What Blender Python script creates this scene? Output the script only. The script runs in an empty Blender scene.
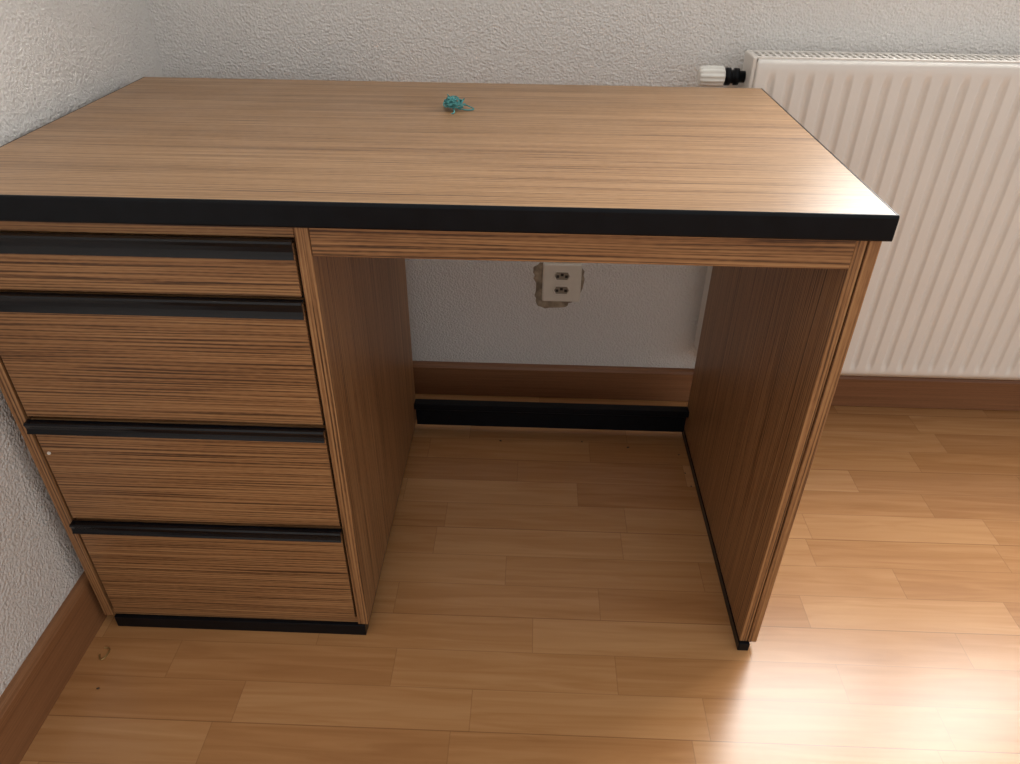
import bpy, bmesh, math, random
from mathutils import Vector, Matrix
random.seed(4)
S=bpy.context.scene
try:
    S.view_settings.view_transform='Standard'; S.view_settings.look='None'
    S.view_settings.exposure=0; S.view_settings.gamma=1
except Exception: pass

# ---------------- materials ----------------
def newmat(n):
    m=bpy.data.materials.new(n); m.use_nodes=True
    nt=m.node_tree; b=nt.nodes['Principled BSDF']; return m,nt,b
def N(nt,t,**k):
    n=nt.nodes.new(t)
    for a,v in k.items(): setattr(n,a,v)
    return n
def ramp(nt,stops):
    r=N(nt,'ShaderNodeValToRGB'); e=r.color_ramp.elements
    while len(e)<len(stops): e.new(.5)
    for i,(p,c) in enumerate(stops): e[i].position=p; e[i].color=(*c,1)
    return r
def plain(n,col,rough=.5,metal=0,spec=.5,noise=0.06,nscale=40,bump=0,bscale=200):
    m,nt,b=newmat(n)
    tc=N(nt,'ShaderNodeTexCoord'); no=N(nt,'ShaderNodeTexNoise'); no.inputs['Scale'].default_value=nscale
    nt.links.new(tc.outputs['Object'],no.inputs['Vector'])
    r=ramp(nt,[(.3,[c*(1-noise) for c in col]),(.7,[min(1,c*(1+noise)) for c in col])])
    nt.links.new(no.outputs['Fac'],r.inputs['Fac']); nt.links.new(r.outputs['Color'],b.inputs['Base Color'])
    b.inputs['Roughness'].default_value=rough; b.inputs['Metallic'].default_value=metal
    b.inputs['Specular IOR Level'].default_value=spec
    if bump:
        n2=N(nt,'ShaderNodeTexNoise'); n2.inputs['Scale'].default_value=bscale; n2.inputs['Detail'].default_value=3
        nt.links.new(tc.outputs['Object'],n2.inputs['Vector'])
        bp=N(nt,'ShaderNodeBump'); bp.inputs['Strength'].default_value=bump; bp.inputs['Distance'].default_value=.002
        nt.links.new(n2.outputs['Fac'],bp.inputs['Height']); nt.links.new(bp.outputs['Normal'],b.inputs['Normal'])
    return m
def zebrano(n,axis,cd,cm,cl,rough=.42,spec=.4,pitch=.0046,ws=.17,scuff=False):
    m,nt,b=newmat(n)
    tc=N(nt,'ShaderNodeTexCoord')
    def mth(op,x,y=None):
        q=N(nt,'ShaderNodeMath',operation=op)
        for i,v in enumerate((x,y)):
            if v is None: continue
            if isinstance(v,(int,float)): q.inputs[i].default_value=float(v)
            else: nt.links.new(v,q.inputs[i])
        return q.outputs[0]
    def layer(sl,sc,det=2,dist=0):
        mp=N(nt,'ShaderNodeMapping'); s=[sc,sc,sc]; s[axis]=sl
        mp.inputs['Scale'].default_value=s
        nt.links.new(tc.outputs['Object'],mp.inputs['Vector'])
        no=N(nt,'ShaderNodeTexNoise'); no.inputs['Scale'].default_value=1; no.inputs['Detail'].default_value=det
        no.inputs['Distortion'].default_value=dist
        nt.links.new(mp.outputs['Vector'],no.inputs['Vector']); return no.outputs['Fac']
    sx=N(nt,'ShaderNodeSeparateXYZ'); nt.links.new(tc.outputs['Object'],sx.inputs[0])
    oth=[k for k in range(3) if k!=axis]
    cc=mth('ADD',sx.outputs[oth[0]],sx.outputs[oth[1]])
    warp=layer(1.5,55,2)
    ph=mth('ADD',mth('MULTIPLY',cc,2*math.pi/pitch),mth('MULTIPLY',warp,22.0))
    wav=mth('ADD',mth('MULTIPLY',mth('SINE',ph),.5),.5)
    a=layer(2.5,360,1.0); c=layer(9,850,1); d=layer(.9,45,1); e=layer(90,700,0)
    f=mth('ADD',mth('MULTIPLY',a,.46),mth('MULTIPLY',c,.32))
    f=mth('ADD',f,mth('MULTIPLY',d,.12)); f=mth('ADD',f,mth('MULTIPLY',e,.12))
    f=mth('ADD',f,mth('MULTIPLY',wav,ws)); f=mth('DIVIDE',f,1.02+ws)
    r=ramp(nt,[(.36,cd),(.48,cm),(.63,cl)])
    nt.links.new(f,r.inputs['Fac']); nt.links.new(r.outputs['Color'],b.inputs['Base Color'])
    b.inputs['Specular IOR Level'].default_value=spec
    if scuff:
        sc=N(nt,'ShaderNodeTexNoise'); sc.inputs['Scale'].default_value=9; sc.inputs['Detail'].default_value=5
        nt.links.new(tc.outputs['Object'],sc.inputs['Vector'])
        rr=mth('ADD',mth('MULTIPLY',sc.outputs['Fac'],.24),rough-.12); nt.links.new(rr,b.inputs['Roughness'])
    else: b.inputs['Roughness'].default_value=rough
    return m
CD=(.066,.028,.011); CM=(.255,.120,.047); CL=(.40,.215,.093)
M_x=zebrano('zebrano_horizontal',0,CD,CM,CL)
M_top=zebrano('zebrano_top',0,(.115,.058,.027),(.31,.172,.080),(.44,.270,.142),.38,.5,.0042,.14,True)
M_z=zebrano('zebrano_vertical',2,CD,CM,CL)
M_base=zebrano('baseboard_wood',0,(.19,.078,.032),(.24,.104,.044),(.29,.130,.058),.45,.4,.03,.05)
M_baseL=zebrano('baseboard_wood_side',1,(.22,.094,.038),(.27,.120,.050),(.32,.148,.064),.45,.4,.03,.05)
M_black=plain('black_plastic',(.004,.005,.007),.28,0,.14,.2)
M_handle=plain('black_anodised_metal',(.004,.005,.007),.22,0,.32,.2,20)
M_dark=plain('dark_gap',(.01,.007,.005),.8)
M_rad=plain('radiator_enamel',(.77,.73,.675),.35,0,.5,.02,8)
M_white=plain('white_plastic',(.80,.78,.72),.4,0,.5,.03)
M_outlet=plain('outlet_plastic',(.80,.74,.64),.4,0,.5,.04)
M_rim=plain('socket_recess',(.30,.26,.20),.5,0,.4,.04)
M_hole=plain('socket_hole',(.015,.012,.01),.6)
M_patch=plain('patchy_plaster',(.36,.29,.21),.9,0,.2,.4,60,.8,150)
M_teal=plain('teal_yarn',(.09,.30,.30),.8,0,.2,.3,200)
M_brass=plain('brass_bit',(.45,.30,.12),.4,.8)
M_frame=plain('window_frame_paint',(.8,.8,.79),.4)
M_crumb=plain('crumb_brown',(.10,.06,.03),.8)

def wallmat():
    m,nt,b=newmat('roughcast_white')
    tc=N(nt,'ShaderNodeTexCoord')
    n1=N(nt,'ShaderNodeTexNoise'); n1.inputs['Scale'].default_value=280; n1.inputs['Detail'].default_value=3; n1.inputs['Roughness'].default_value=.6
    n2=N(nt,'ShaderNodeTexVoronoi'); n2.inputs['Scale'].default_value=230
    n3=N(nt,'ShaderNodeTexNoise'); n3.inputs['Scale'].default_value=2.5
    for q in (n1,n2,n3): nt.links.new(tc.outputs['Object'],q.inputs['Vector'])
    r=ramp(nt,[(.3,(.79,.760,.725)),(.7,(.84,.81,.775))])
    nt.links.new(n3.outputs['Fac'],r.inputs['Fac']); nt.links.new(r.outputs['Color'],b.inputs['Base Color'])
    ad=N(nt,'ShaderNodeMath',operation='ADD'); nt.links.new(n1.outputs['Fac'],ad.inputs[0]); nt.links.new(n2.outputs['Distance'],ad.inputs[1])
    bp=N(nt,'ShaderNodeBump'); bp.inputs['Strength'].default_value=.85; bp.inputs['Distance'].default_value=.003
    nt.links.new(ad.outputs[0],bp.inputs['Height']); nt.links.new(bp.outputs['Normal'],b.inputs['Normal'])
    b.inputs['Roughness'].default_value=.9; b.inputs['Specular IOR Level'].default_value=.2
    return m
M_wall=wallmat()

def floormat():
    m,nt,b=newmat('laminate_beech_strip')
    L=nt.links
    tc=N(nt,'ShaderNodeTexCoord'); sx=N(nt,'ShaderNodeSeparateXYZ'); L.new(tc.outputs['Object'],sx.inputs[0])
    def mth(op,x,y=None):
        q=N(nt,'ShaderNodeMath',operation=op)
        for i,v in enumerate((x,y)):
            if v is None: continue
            if isinstance(v,(int,float)): q.inputs[i].default_value=v
            else: L.new(v,q.inputs[i])
        return q.outputs[0]
    yy=mth('DIVIDE',mth('ADD',sx.outputs['Y'],.145+.068*39),.068)
    row=mth('FLOOR',yy); fy=mth('FRACT',yy)
    y3=mth('FRACT',mth('DIVIDE',yy,3.0))
    wn=N(nt,'ShaderNodeTexWhiteNoise',noise_dimensions='1D'); L.new(row,wn.inputs['W'])
    xx=mth('ADD',mth('DIVIDE',mth('ADD',sx.outputs['X'],10.0),.35),mth('MULTIPLY',wn.outputs['Value'],7.3))
    cell=mth('FLOOR',xx); fx=mth('FRACT',xx)
    cmb=N(nt,'ShaderNodeCombineXYZ'); L.new(cell,cmb.inputs[0]); L.new(row,cmb.inputs[1])
    w2=N(nt,'ShaderNodeTexWhiteNoise',noise_dimensions='2D'); L.new(cmb.outputs[0],w2.inputs['Vector'])
    def edge(f,wd):
        d=mth('MINIMUM',f,mth('SUBTRACT',1.0,f)); return mth('LESS_THAN',d,wd)
    ex=edge(fx,.0020); ey=edge(fy,.009); e3=edge(y3,.0045)
    seam=mth('ADD',mth('MULTIPLY',mth('MAXIMUM',ex,ey),.35),mth('MULTIPLY',e3,.30))
    off=N(nt,'ShaderNodeCombineXYZ'); L.new(mth('ADD',mth('MULTIPLY',sx.outputs['X'],4.0),mth('MULTIPLY',w2.outputs['Value'],50.0)),off.inputs[0])
    L.new(mth('MULTIPLY',sx.outputs['Y'],60.0),off.inputs[1]); L.new(mth('MULTIPLY',w2.outputs['Value'],33.0),off.inputs[2])
    g=N(nt,'ShaderNodeTexNoise'); g.inputs['Scale'].default_value=1; g.inputs['Detail'].default_value=4; g.inputs['Distortion'].default_value=1.0
    L.new(off.outputs[0],g.inputs['Vector'])
    t=mth('ADD',mth('MULTIPLY',w2.outputs['Value'],.38),mth('MULTIPLY',g.outputs['Fac'],.85))
    r=ramp(nt,[(.25,(.36,.160,.058)),(.6,(.47,.232,.090)),(.95,(.57,.31,.135))])
    L.new(t,r.inputs['Fac'])
    mx=N(nt,'ShaderNodeMixRGB'); mx.inputs['Color2'].default_value=(.20,.09,.04,1)
    L.new(seam,mx.inputs['Fac']); L.new(r.outputs['Color'],mx.inputs['Color1'])
    L.new(mx.outputs['Color'],b.inputs['Base Color'])
    b.inputs['Roughness'].default_value=.24; b.inputs['Specular IOR Level'].default_value=.55
    return m
M_floor=floormat()

# ---------------- helpers ----------------
def link(o,parent=None):
    S.collection.objects.link(o)
    if parent: o.parent=parent
    return o
def empty(n):
    e=bpy.data.objects.new(n,None); e.empty_display_size=.1; return link(e)
def boxes(name,lst,mat,parent=None,bevel=0.0,seg=2):
    bm=bmesh.new()
    for (x0,x1,y0,y1,z0,z1) in lst:
        r=bmesh.ops.create_cube(bm,size=1)
        for v in r['verts']:
            v.co=Vector(((x0+x1)/2+v.co.x*(x1-x0),(y0+y1)/2+v.co.y*(y1-y0),(z0+z1)/2+v.co.z*(z1-z0)))
    me=bpy.data.meshes.new(name); bm.to_mesh(me); bm.free()
    o=link(bpy.data.objects.new(name,me),parent); me.materials.append(mat)
    if bevel:
        md=o.modifiers.new('bevel','BEVEL'); md.width=bevel; md.segments=seg; md.limit_method='ANGLE'
    return o
def box(name,x0,x1,y0,y1,z0,z1,mat,parent=None,bevel=0.0,seg=2):
    return boxes(name,[(x0,x1,y0,y1,z0,z1)],mat,parent,bevel,seg)
def extrude_x(name,prof,x0,x1,mat,parent=None,bevel=0,smooth=False):
    bm=bmesh.new()
    a=[bm.verts.new((x0,y,z)) for y,z in prof]; c=[bm.verts.new((x1,y,z)) for y,z in prof]
    n=len(prof)
    for i in range(n):
        f=bm.faces.new((a[i],a[(i+1)%n],c[(i+1)%n],c[i])); f.smooth=smooth
    bm.faces.new(a); bm.faces.new(c[::-1])
    bmesh.ops.recalc_face_normals(bm,faces=bm.faces)
    me=bpy.data.meshes.new(name); bm.to_mesh(me); bm.free()
    o=link(bpy.data.objects.new(name,me),parent); me.materials.append(mat)
    if bevel:
        md=o.modifiers.new('bevel','BEVEL'); md.width=bevel; md.segments=2; md.limit_method='ANGLE'
    return o
def lathe_x(name,prof,cy,cz,mat,parent=None,seg=32,flute=0):
    bm=bmesh.new(); rings=[]
    for x,r in prof:
        ring=[]
        for k in range(seg):
            t=2*math.pi*k/seg; rr=r*(1-(flute if k%4<2 else 0)) if r>.012 else r
            ring.append(bm.verts.new((x,cy+rr*math.cos(t),cz+rr*math.sin(t))))
        rings.append(ring)
    for a,c in zip(rings,rings[1:]):
        for k in range(seg):
            f=bm.faces.new((a[k],a[(k+1)%seg],c[(k+1)%seg],c[k])); f.smooth=(flute==0)
    bm.faces.new(rings[0]); bm.faces.new(rings[-1][::-1])
    bmesh.ops.recalc_face_normals(bm,faces=bm.faces)
    me=bpy.data.meshes.new(name); bm.to_mesh(me); bm.free(); me.materials.append(mat)
    return link(bpy.data.objects.new(name,me),parent)
def tube(name,pts,r,mat,parent=None,cyc=False):
    cu=bpy.data.curves.new(name,'CURVE'); cu.dimensions='3D'; cu.bevel_depth=r; cu.bevel_resolution=3
    sp=cu.splines.new('NURBS'); sp.points.add(len(pts)-1)
    for p,q in zip(sp.points,pts): p.co=(*q,1)
    sp.use_endpoint_u=True; sp.order_u=4; sp.use_cyclic_u=cyc
    cu.materials.append(mat)
    return link(bpy.data.objects.new(name,cu),parent)

# ---------------- room ----------------
WX=-.031; WY=.714
box('floor',WX-.1,3.4,-2.6,WY+.1,-.05,0,M_floor)
box('wall_left',WX-.1,WX,-2.6,WY+.1,0,2.5,M_wall)
wx0,wx1,wz0,wz1=1.25,2.65,1.0,2.2
boxes('wall_back',[(WX,wx0,WY,WY+.2,0,2.5),(wx1,3.4,WY,WY+.2,0,2.5),(wx0,wx1,WY,WY+.2,0,wz0),(wx0,wx1,WY,WY+.2,wz1,2.5)],M_wall)
fr=[(wx0,wx1,WY+.08,WY+.14,wz0,wz0+.06),(wx0,wx1,WY+.08,WY+.14,wz1-.06,wz1),(wx0,wx0+.06,WY+.08,WY+.14,wz0,wz1),(wx1-.06,wx1,WY+.08,WY+.14,wz0,wz1),((wx0+wx1)/2-.04,(wx0+wx1)/2+.04,WY+.08,WY+.14,wz0,wz1)]
boxes('window_1',fr,M_frame,None,.004)
extrude_x('baseboard_back',[(WY,.002),(WY-.014,.002),(WY-.014,.078),(WY-.011,.084),(WY-.006,.087),(WY,.087)],-.018,3.4,M_base)
bm=bmesh.new()
prof=[(WX,.0),(WX+.014,.0),(WX+.014,.088),(WX+.011,.094),(WX+.006,.097),(WX,.097)]
a=[bm.verts.new((x,-2.6,z)) for x,z in prof]; c=[bm.verts.new((x,WY-.001,z)) for x,z in prof]
for i in range(6): bm.faces.new((a[i],a[(i+1)%6],c[(i+1)%6],c[i]))
bm.faces.new(a); bm.faces.new(c[::-1]); bmesh.ops.recalc_face_normals(bm,faces=bm.faces)
me=bpy.data.meshes.new('baseboard_left'); bm.to_mesh(me); bm.free(); me.materials.append(M_baseL)
link(bpy.data.objects.new('baseboard_left',me))

# ---------------- desk ----------------
D=empty('desk')
W=1.0577; DP=.5785; H=.74; B=.7115
box('top_panel',.0015,W-.0015,.0022,DP,B,H,M_top,D,.0008,1)
extrude_x('top_edge_band',[(.0022,B-.0005),(.0008,B),(0,B+.002),(0,H-.003),(.0008,H-.0008),(.0022,H+.0003),(.004,H+.0003),(.004,B-.0005)],0,W,M_black,D)
boxes('side_edge_bands',[(0,.0015,.004,DP,B,H),(W-.0015,W,.004,DP,B,H)],M_black,D)
YF=.016; YB=.577; Z0=.024
box('pedestal_side_outer',-.006,.010,YF,YB,Z0,B,M_z,D,.0006,1)
box('pedestal_side_inner',.412,.4288,YF,YB,Z0,B,M_z,D,.0006,1)
box('pedestal_back',.010,.412,YB-.012,YB,Z0,B,M_z,D)
box('pedestal_bottom',.010,.412,YF+.004,YB-.012,Z0,Z0+.012,M_x,D)
box('pedestal_interior',.0105,.4115,YF+.010,YB-.013,Z0+.0125,B-.001,M_dark,D)
box('pedestal_plinth',.011,.4235,YF-.003,YB-.004,0,Z0,M_black,D,.001)
box('pedestal_top_rail',.0105,.4115,YF+.001,YF+.0095,.693,B-.0005,M_x,D,.0006,1)
dr=[(.6185,.690),(.4305,.614),(.2445,.424),(.0385,.238)]
for i,(z0,z1) in enumerate(dr):
    box('drawer_front_%d'%(i+1),.0135,.4085,YF,YF+.0098,z0,z1,M_x,D,.0008,1)
    lh=.021 if i<2 else .0165
    t=z1+.002; y1=YF
    pr=[(y1,t-.003),(y1,t),(y1-.0095,t),(y1-.0115,t-.002),(y1-.0095,t-.007),(y1-.0088,t-lh*.6),(y1-.0098,t-lh*.85),(y1-.0115,t-lh),(y1-.0095,t-lh-.001),(y1-.0075,t-lh*.8),(y1-.0068,t-lh*.5),(y1-.0075,t-.006),(y1-.006,t-.003)]
    extrude_x('drawer_handle_%d'%(i+1),pr,.0125,.4105,M_handle,D,0)
bm=bmesh.new(); bmesh.ops.create_cone(bm,cap_ends=True,segments=20,radius1=.0026,radius2=.0022,depth=.0016,matrix=Matrix.Translation((.0215,YF-.0006,.368))@Matrix.Rotation(math.pi/2,4,'X'))
me=bpy.data.meshes.new('drawer_dot'); bm.to_mesh(me); bm.free(); me.materials.append(M_white); link(bpy.data.objects.new('drawer_white_dot',me),D)  # small white dot on the third drawer front, kind of part unknown
box('leg_panel_inner',1.0285,1.0405,YF,YB,Z0-.008,B,M_z,D,.0008,1)
box('leg_panel_outer',1.0415,1.0553,YF-.001,YB,Z0-.008,B,M_z,D,.0008,1)
box('leg_panel_core',1.030,1.054,YF+.004,YB-.002,Z0-.004,B-.001,M_dark,D)
box('leg_foot_rail',1.0265,1.044,YF-.006,YB,0,Z0-.007,M_black,D,.001)
box('apron',.4295,1.028,YF-.001,YF+.017,.6715,B-.0005,M_x,D,.0008,1)
boxes('rear_stretcher',[(.4288,1.0285,YB-.024,YB-.002,.074,.077),(.4288,1.0285,YB-.006,YB-.002,.008,.074),(.4288,1.0285,YB-.026,YB-.023,.064,.079)],M_black,D,.0008,1)

# ---------------- radiator ----------------
R=empty('radiator')
rx0,rx1,rz0,rz1,ry=1.054,2.55,.136,.778,.622
pitch=.0333
def radpanel(name,y,sgn):
    bm=bmesh.new(); xs=[]
    x=rx0
    while x<=rx1+1e-6: xs.append(x); x+=pitch/14
    zs=[rz0,rz0+.012,rz0+.020,rz0+.028,rz0+.036,rz0+.2,rz1-.2,rz1-.045,rz1-.037,rz1-.029,rz1-.021,rz1-.008,rz1]
    g=[]
    def sm(t): t=max(0,min(1,t)); return t*t*(3-2*t)
    for z in zs:
        row=[]
        fz=sm((z-rz0-.012)/.024)*sm((rz1-.021-z)/.024)
        for x in xs:
            u=((x-rx0-.012)/pitch)%1.0
            gr=1-sm((abs(u-.5)-.10)/.12)
            inset=.0055*gr*fz
            if x<rx0+.012 or x>rx1-.012: inset=0
            ed=0
            if z<=rz0 or z>=rz1: ed=.004
            if x==xs[0] or x==xs[-1]: ed=max(ed,.004)
            row.append(bm.verts.new((x,y+sgn*(inset+ed),z)))
        g.append(row)
    for a,c in zip(g,g[1:]):
        for i in range(len(a)-1):
            f=bm.faces.new((a[i],a[i+1],c[i+1],c[i])); f.smooth=True
    me=bpy.data.meshes.new(name); bm.to_mesh(me); bm.free(); me.materials.append(M_rad)
    o=link(bpy.data.objects.new(name,me),R)
    md=o.modifiers.new('solid','SOLIDIFY'); md.thickness=.0015
    return o
radpanel('front_panel',ry,1); radpanel('back_panel',ry+.072,-1)
box('end_cover_left',rx0-.006,rx0+.001,ry+.004,ry+.070,rz0+.03,rz1+.002,M_rad,R,.003)
box('end_cover_right',rx1-.001,rx1+.006,ry+.004,ry+.070,rz0+.03,rz1+.002,M_rad,R,.003)
g=[(rx0,rx1,ry+.004,ry+.014,rz1-.006,rz1+.002),(rx0,rx1,ry+.060,ry+.070,rz1-.006,rz1+.002),(rx0,rx1,ry+.035,ry+.039,rz1-.004,rz1+.0015)]
x=rx0
while x<rx1: g.append((x,x+.0055,ry+.012,ry+.062,rz1-.004,rz1+.0012)); x+=.0125
boxes('top_grille',g,M_rad,R)
fins=[]; x=rx0+.02
while x<rx1-.02: fins.append((x,x+.001,ry+.012,ry+.060,rz0+.04,rz1-.04)); x+=pitch
boxes('convector_fins',fins,M_rad,R)
boxes('wall_bracket',[(rx0+.2,rx0+.24,ry+.07,WY,rz0+.1,rz1-.1),(rx1-.24,rx1-.2,ry+.07,WY,rz0+.1,rz1-.1)],M_rad,R)
vy,vz=.667,.740
lathe_x('thermostat_head',[(.966,.010),(.968,.0155),(.972,.017),(.990,.0178),(1.004,.0172),(1.010,.016),(1.012,.012)],vy,vz,M_white,R,48,.08)
lathe_x('valve_collar',[(1.012,.010),(1.014,.0150),(1.022,.0150),(1.023,.0115),(1.028,.0115),(1.029,.0145),(1.037,.0145),(1.038,.010),(1.053,.010)],vy,vz,M_black,R,24)
tube('valve_pipe',[(1.030,vy,vz),(1.030,vy+.01,vz-.02),(1.030,vy+.02,vz-.035),(1.030,WY,vz-.036)],.007,M_rad,R)

# ---------------- outlet ----------------
O=empty('wall_outlet')
ox0,ox1,oz0,oz1=.702,.786,.259,.350
box('outlet_plate',ox0,ox1,WY-.012,WY,oz0,oz1,M_outlet,O,.004,3)
oc=(ox0+ox1)/2
holes=[]
for k,cz in enumerate((.288,.322)):
    bm=bmesh.new()
    w,h=.020,.0115
    pts=[(-w,0),(-w*.72,h),(w*.72,h),(w,0),(w*.72,-h),(-w*.72,-h)]
    yy=WY-.0125
    vs=[bm.verts.new((oc+a,yy,cz+b_)) for a,b_ in pts]; vi=[bm.verts.new((oc+a*.88,yy-.0012,cz+b_*.85)) for a,b_ in pts]
    vb=[bm.verts.new((oc+a*.80,yy+.0002,cz+b_*.75)) for a,b_ in pts]
    for i in range(6):
        j=(i+1)%6; bm.faces.new((vs[i],vs[j],vi[j],vi[i])); bm.faces.new((vi[i],vi[j],vb[j],vb[i]))
    f=bm.faces.new(vb); f.material_index=1
    bmesh.ops.recalc_face_normals(bm,faces=bm.faces)
    me=bpy.data.meshes.new('socket_rim'); bm.to_mesh(me); bm.free(); me.materials.append(M_outlet); me.materials.append(M_rim)
    link(bpy.data.objects.new('socket_rim_%d'%(k+1),me),O)
    for dx,dz in ((-.0095,-.001),(0,.003),(.0095,-.001)):
        holes.append((oc+dx-.0032,oc+dx+.0032,WY-.0135,WY-.0115,cz+dz-.0032,cz+dz+.0032))
boxes('pin_holes',holes,M_hole,O,.0012)
bm=bmesh.new(); n=48; cx_,cz_=.738,.298
ring=[];ring2=[]
for k in range(n):
    t=2*math.pi*k/n
    rx=.054+.007*math.sin(3*t+1)+random.uniform(-.003,.003); rz=.060+.007*math.sin(2*t)+random.uniform(-.003,.003)
    dx=math.copysign(abs(math.cos(t))**.7,math.cos(t))*rx-.004; dz=math.copysign(abs(math.sin(t))**.8,math.sin(t))*rz
    ring.append(bm.verts.new((cx_+dx,WY-.0002,cz_+dz))); ring2.append(bm.verts.new((cx_+dx*.9,WY-.0012,cz_+dz*.9)))
for k in range(n): bm.faces.new((ring[k],ring[(k+1)%n],ring2[(k+1)%n],ring2[k]))
bm.faces.new(ring2); bmesh.ops.recalc_face_normals(bm,faces=bm.faces)
me=bpy.data.meshes.new('plaster_patch'); bm.to_mesh(me); bm.free(); me.materials.append(M_patch)
link(bpy.data.objects.new('plaster_patch',me),O)

# ---------------- yarn tangle ----------------
cu=bpy.data.curves.new('yarn_tangle','CURVE'); cu.dimensions='3D'; cu.bevel_depth=.0009; cu.bevel_resolution=2
def strand(pts):
    sp=cu.splines.new('NURBS'); sp.points.add(len(pts)-1)
    for p,q in zip(sp.points,pts): p.co=(*q,1)
    sp.order_u=4; sp.use_endpoint_u=True
c0=Vector((.550,.402,H+.0015))
for s in range(11):
    pts=[]
    for k in range(12):
        t=random.uniform(0,6.28); rr=random.uniform(.004,.020)
        pts.append((c0.x+rr*1.1*math.cos(t),c0.y+rr*math.sin(t)*1.1,c0.z+random.uniform(0,.016)))
    strand(pts)
strand([c0+Vector(v) for v in ((.005,0,.006),(.015,.006,.006),(.028,.002,.001),(.036,-.004,0),(.030,-.012,0),(.018,-.012,0),(.008,-.005,.003))])
strand([c0+Vector(v) for v in ((0,0,.006),(-.010,.012,.003),(-.018,.024,0),(-.008,.032,0),(.002,.022,0))])
strand([c0+Vector(v) for v in ((0,0,.004),(.004,-.014,0),(.010,-.030,0),(.003,-.034,0))])
cu.materials.append(M_teal); link(bpy.data.objects.new('yarn_tangle',cu))
tube('brass_clip',[(.010,-.030,.0012),(.020,-.026,.0012),(.022,-.045,.0012),(.014,-.056,.0012),(.008,-.042,.0012)],.0013,M_brass)
bm=bmesh.new()
for x,y in ((1.012,.44),(1.018,.40),(1.008,.50),(.80,.535),(.62,.53),(.035,-.10),(1.24,.62),(.90,.52)):
    bmesh.ops.create_icosphere(bm,subdivisions=1,radius=random.uniform(.0014,.0026),matrix=Matrix.Translation((x,y,.0012))@Matrix.Rotation(random.random()*3,4,'Z')@Matrix.Diagonal((1.5,.8,.7,1)))
me=bpy.data.meshes.new('floor_crumbs'); bm.to_mesh(me); bm.free(); me.materials.append(M_crumb); link(bpy.data.objects.new('floor_crumbs',me))

# ---------------- light ----------------
w=bpy.data.worlds.new('world'); S.world=w; w.use_nodes=True
bg=w.node_tree.nodes['Background']; bg.inputs['Color'].default_value=(1,.99,.975,1); bg.inputs['Strength'].default_value=.84
la=bpy.data.lights.new('window_daylight','AREA'); la.shape='RECTANGLE'; la.size=1.35; la.size_y=1.15; la.energy=98; la.color=(1,.97,.93)
lo=link(bpy.data.objects.new('window_daylight',la)); lo.location=((wx0+wx1)/2,WY+.22,(wz0+wz1)/2)
lo.rotation_euler=(math.radians(-90),0,0)

# ---------------- camera ----------------
cp,sp=math.cos(.59592),math.sin(.59592); yw=-.02865; ro=.0121
F=Vector((math.sin(yw)*cp,math.cos(yw)*cp,-sp)); r=Vector((math.cos(yw),-math.sin(yw),0)); u=r.cross(F)
c_,s_=math.cos(ro),math.sin(ro); r2=c_*r+s_*u; u2=-s_*r+c_*u
cam=bpy.data.cameras.new('camera'); co=link(bpy.data.objects.new('camera',cam))
m=Matrix((( r2.x,u2.x,-F.x,.67559),(r2.y,u2.y,-F.y,-.74215),(r2.z,u2.z,-F.z,1.02183),(0,0,0,1)))
co.matrix_world=m
cam.sensor_fit='HORIZONTAL'; cam.sensor_width=36; cam.lens=734.76/1020*36; cam.clip_start=.01
S.camera=co
